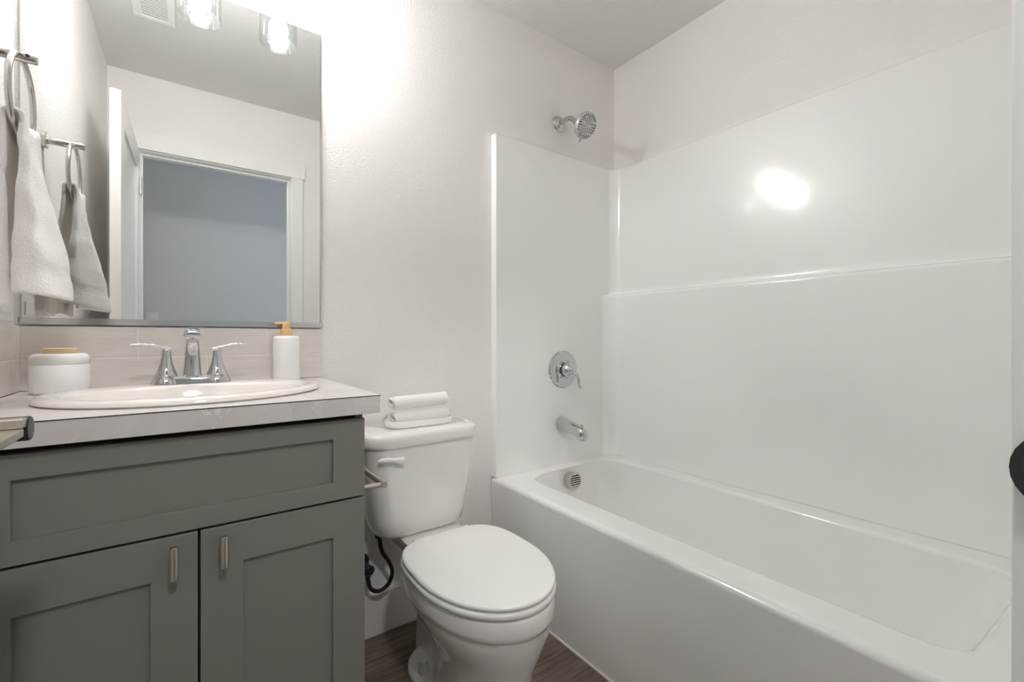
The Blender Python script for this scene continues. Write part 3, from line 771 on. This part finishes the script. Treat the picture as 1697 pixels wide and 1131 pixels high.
for s in (-1, 1):
    bm = new(); lathe(bm, [(.0175, .024), (.0175, .034), (.0150, .054), (.0115, .063), (.001, .066)], (QX+s*.083, 1.262, .004), n=28); obj('bolt_cap', bm, 'plastic', t)
def plate(z0, z1, g, yb=1.300, r=.006, yf=.822, w=.1845):
    f = lambda d, z: egg(QX, yf+g+d, yb-d, w-g-d, z, 2.0, 3.4, 80, 1.075)
    return [f(r, z0), f(r*.3, z0+r*.3), f(0, z0+r), f(0, z1-r), f(r*.3, z1-r*.3), f(r, z1), f(r*2.5, z1+.0012), f(.05, z1+.003), f(.09, z1+.0035)]
bm = new(); loft(bm, plate(.3935, .4100, .000)); obj('seat', bm, 'seat_plastic', t, angle=60)
bm = new(); loft(bm, plate(.4135, .4260, .002, r=.0055)); obj('seat_lid', bm, 'seat_plastic', t, angle=60)
for s in (-1, 1):
    bm = new(); lathe(bm, [(.012, -.022), (.012, .022)], (QX+s*.075, 1.302, .410), (1, 0, 0), 20); obj('hinge', bm, 'seat_plastic', t, bevel=.002)
# water supply
t = thing('water_supply_valve', 'black shutoff valve and braided hose on the wall under the toilet tank', 'water valve', (.49, YB, .26))
bm = new(); lathe(bm, [(.026, 0), (.025, .004), (.012, .008)], (.490, YB-.0005, .272), (0, -1, 0), 32); obj('escutcheon', bm, 'black', t)
bm = new(); lathe(bm, [(.008, 0), (.008, .035), (.013, .037), (.013, .062), (.008, .064)], (.490, YB-.006, .272), (0, -1, 0), 24)
lathe(bm, [(.010, 0), (.010, .022)], (.490, YB-.055, .262), (0.3, 0, -1), 20); obj('valve_body', bm, 'black', t)
bm = new(); lathe(bm, [(.007, 0), (.016, .004), (.018, .012), (.013, .018)], (.490, YB-.070, .272), (0, -1, 0), 24); obj('valve_knob', bm, 'black', t)
hose = catmull([(.521, 1.475, .400), (.522, 1.476, .370), (.530, 1.478, .330), (.556, 1.482, .285), (.570, 1.488, .245), (.560, 1.494, .205), (.530, 1.50, .186), (.503, 1.506, .198), (.494, 1.510, .228), (.492, 1.512, .250)], 8)
bm = new(); tube(bm, hose, .0068, 14, (0, 1, 0)); obj('hose', bm, 'rubber', t)
bm = new(); lathe(bm, [(.016, 0), (.016, .020), (.012, .022)], (.521, 1.475, .401), (0, 0, -1), 10); obj('coupling_nut', bm, 'black', t)

# ------------------------------------------------------------------ tray and folded towels on the tank
LT = .7517
def stadium(cx, cy, w, d, z, k=12):
    out = []
    for i in range(2*k): a = PI*i/(2*k-1)-PI/2; out.append(Vector((cx+w-d+d*math.cos(a), cy+d*math.sin(a), z)))
    for i in range(2*k): a = PI*i/(2*k-1)+PI/2; out.append(Vector((cx-w+d+d*math.cos(a), cy+d*math.sin(a), z)))
    return out
TXc, TYc = .652, 1.448
bm = new()
S = lambda g, z: stadium(TXc, TYc, .1185-g, .0565-g, LT+z)
loft(bm, [S(.004, 0), S(.001, .002), S(0, .006), S(-.0015, .021), S(0, .0225), S(.0025, .0215), S(.004, .008), S(.008, .006), S(.03, .0055)])
tray = obj('tray', bm, 'ceramic_matte', origin=(TXc, TYc, LT), angle=60)
tag(tray, 'small white oval tray on the toilet tank lid', 'tray')

def roll_towel(cy, z0, L, w, h, cx, seed, turns=3):
    """a strip folded round itself, seen as a flat spiral from the end"""
    th = h/(4*turns-.6)
    P = []
    a = w/2-h/2
    K = 14
    top = th*(turns*2-1+.75)+th*.5
    sc = (h/2-th*.48)/top
    for k in range(turns*2):
        r = th*(k+.75)
        sgn = 1 if k % 2 == 0 else -1
        for i in range(K):
            an = PI/2 - PI*i/(K-1)
            rr = (r + th*(i/(K-1))*.5)*sc
            P.append((sgn*(a + rr*math.cos(an)), (rr*math.sin(an))*sgn))
    rnd = random.Random(seed); NX = 15
    rows = []
    for i in range(NX):
        x = cx-L/2+L*i/(NX-1)
        f = 1 + .03*noise.noise(Vector((i*.6, seed, 0)))
        if i in (0, NX-1): f *= .97
        row = []
        for j, (y, z) in enumerate(P):
            nz = .0012*noise.noise(Vector((x*30, j*.25, seed*3)))
            row.append(Vector((x+.0015*math.sin(j*.7), cy+y*f+nz, z0+h/2+z*f+nz + .004*(i/(NX-1)-.5))))
        rows.append(row)
    bm = new(); loft(bm, rows, closed=False)
    o = obj('folded_towel', bm, 'terry', origin=(cx, cy, z0), angle=180)
    md = o.modifiers.new('thick', 'SOLIDIFY'); md.thickness = th*.8; md.offset = 0
    md = o.modifiers.new('subsurf', 'SUBSURF'); md.levels = 1; md.render_levels = 1
    return o
a = roll_towel(TYc-.002, LT+.0080, .198, .080, .047, TXc-.002, 1, 2)
tag(a, 'white folded towel lying in the tray, the lower of the two', 'towel', 'folded towels on the tank tray')
b = roll_towel(TYc-.004, LT+.0562, .200, .080, .051, TXc-.006, 2, 2)
tag(b, 'white folded towel on top of another towel in the tray', 'towel', 'folded towels on the tank tray')

# ------------------------------------------------------------------ toilet paper holder on the vanity side
t = thing('toilet_paper_holder', 'empty satin nickel toilet paper holder on the vanity side panel', 'toilet paper holder', (CX1, 1.2, .673))
hx, hz, hy0, hy1 = .408, .673, 1.128, 1.290
for yy in (hy0, hy1):
    bm = new(); lathe(bm, [(.018, 0), (.018, .006), (.015, .008)], (CX1-.0006, yy, hz), (1, 0, 0), 28); lathe(bm, [(.0065, 0), (.0065, hx-CX1+.004)], (CX1+.003, yy, hz), (1, 0, 0), 20); obj('post', bm, 'satin', t)
bm = new(); lathe(bm, [(.0085, -.008), (.0085, hy1-hy0+.008)], (hx, hy0, hz), (0, 1, 0), 24); obj('roll_bar', bm, 'satin', t, bevel=.001)

t = thing('added_fill_spotlight', 'added white fill spotlight on the hallway ceiling behind the camera', 'ceiling light', (SPOT.x, SPOT.y, ZC))  # invented fixture around the added fill spot
ax = (AIM-SPOT).normalized()
bm = new(); lathe(bm, [(.055, 0), (.055, -.012), (.020, -.014), (.018, -.022)], (SPOT.x, SPOT.y-.02, ZC-.0004), n=32); obj('mount', bm, 'trim', t, angle=50)
bm = new(); lathe(bm, [(.030, -.052), (.070, -.04), (.096, -.005), (.100, .030), (.096, .030), (.091, -.005), (.060, -.030), (.001, -.034)], SPOT, ax, 40, cap0=True, cap1=False); obj('fill_spot_housing', bm, 'trim', t, angle=50)
# ------------------------------------------------------------------ ceiling vent, light switches
t = thing('ceiling_vent', 'white louvred ceiling vent seen only in the mirror', 'vent', (-.117, .76, ZC))
bm = new(); x0, x1, y0, y1 = -.19, -.045, .604, .92
for q in ((x0, y0, x1, y0+.022), (x0, y1-.022, x1, y1), (x0, y0+.022, x0+.030, y1-.022), (x1-.026, y0+.022, x1, y1-.022)):
    box(bm, (q[0], q[1], ZC-.008), (q[2], q[3], ZC-.0003))
obj('frame', bm, 'trim', t, bevel=.002)
bm = new()
k = 20
for i in range(k):
    yy = y0+.026+(y1-y0-.052)*i/(k-1)
    box(bm, (x0+.028, yy-.0032, ZC-.0065), (x1-.024, yy+.0032, ZC-.0045))
obj('louvres', bm, 'trim', t, smooth=False)
bm = new(); box(bm, (x0+.02, y0+.015, ZC-.0022), (x1-.018, y1-.015, ZC-.0004)); obj('gap_shade_backing', bm, 'vent_gap', t, smooth=False)  # backing sheet, its darker grey paints the shade between the slats

def switch(name, label, x, y, z, ny, m='plastic'):
    t = thing(name, label, 'light switch', (x, y, z))
    s = ny
    lo, hi = sorted((y+s*.0003, y+s*.006)); bm = new(); box(bm, (x-.036, lo, z-.0585), (x+.036, hi, z+.0585)); obj('cover_plate', bm, m, t, bevel=.002)
    lo, hi = sorted((y+s*.005, y+s*.009)); bm = new(); box(bm, (x-.0165, lo, z-.033), (x+.0165, hi, z+.033)); obj('rocker', bm, m, t, bevel=.0012)
switch('light_switch', 'white light switch on the wall right of the doorway, in the mirror', .712, YF, 1.165, 1)
switch('light_switch', 'white light switch on the grey hallway wall, seen in the mirror', -.215, HY, 1.160, 1)

bpy.context.view_layer.update()
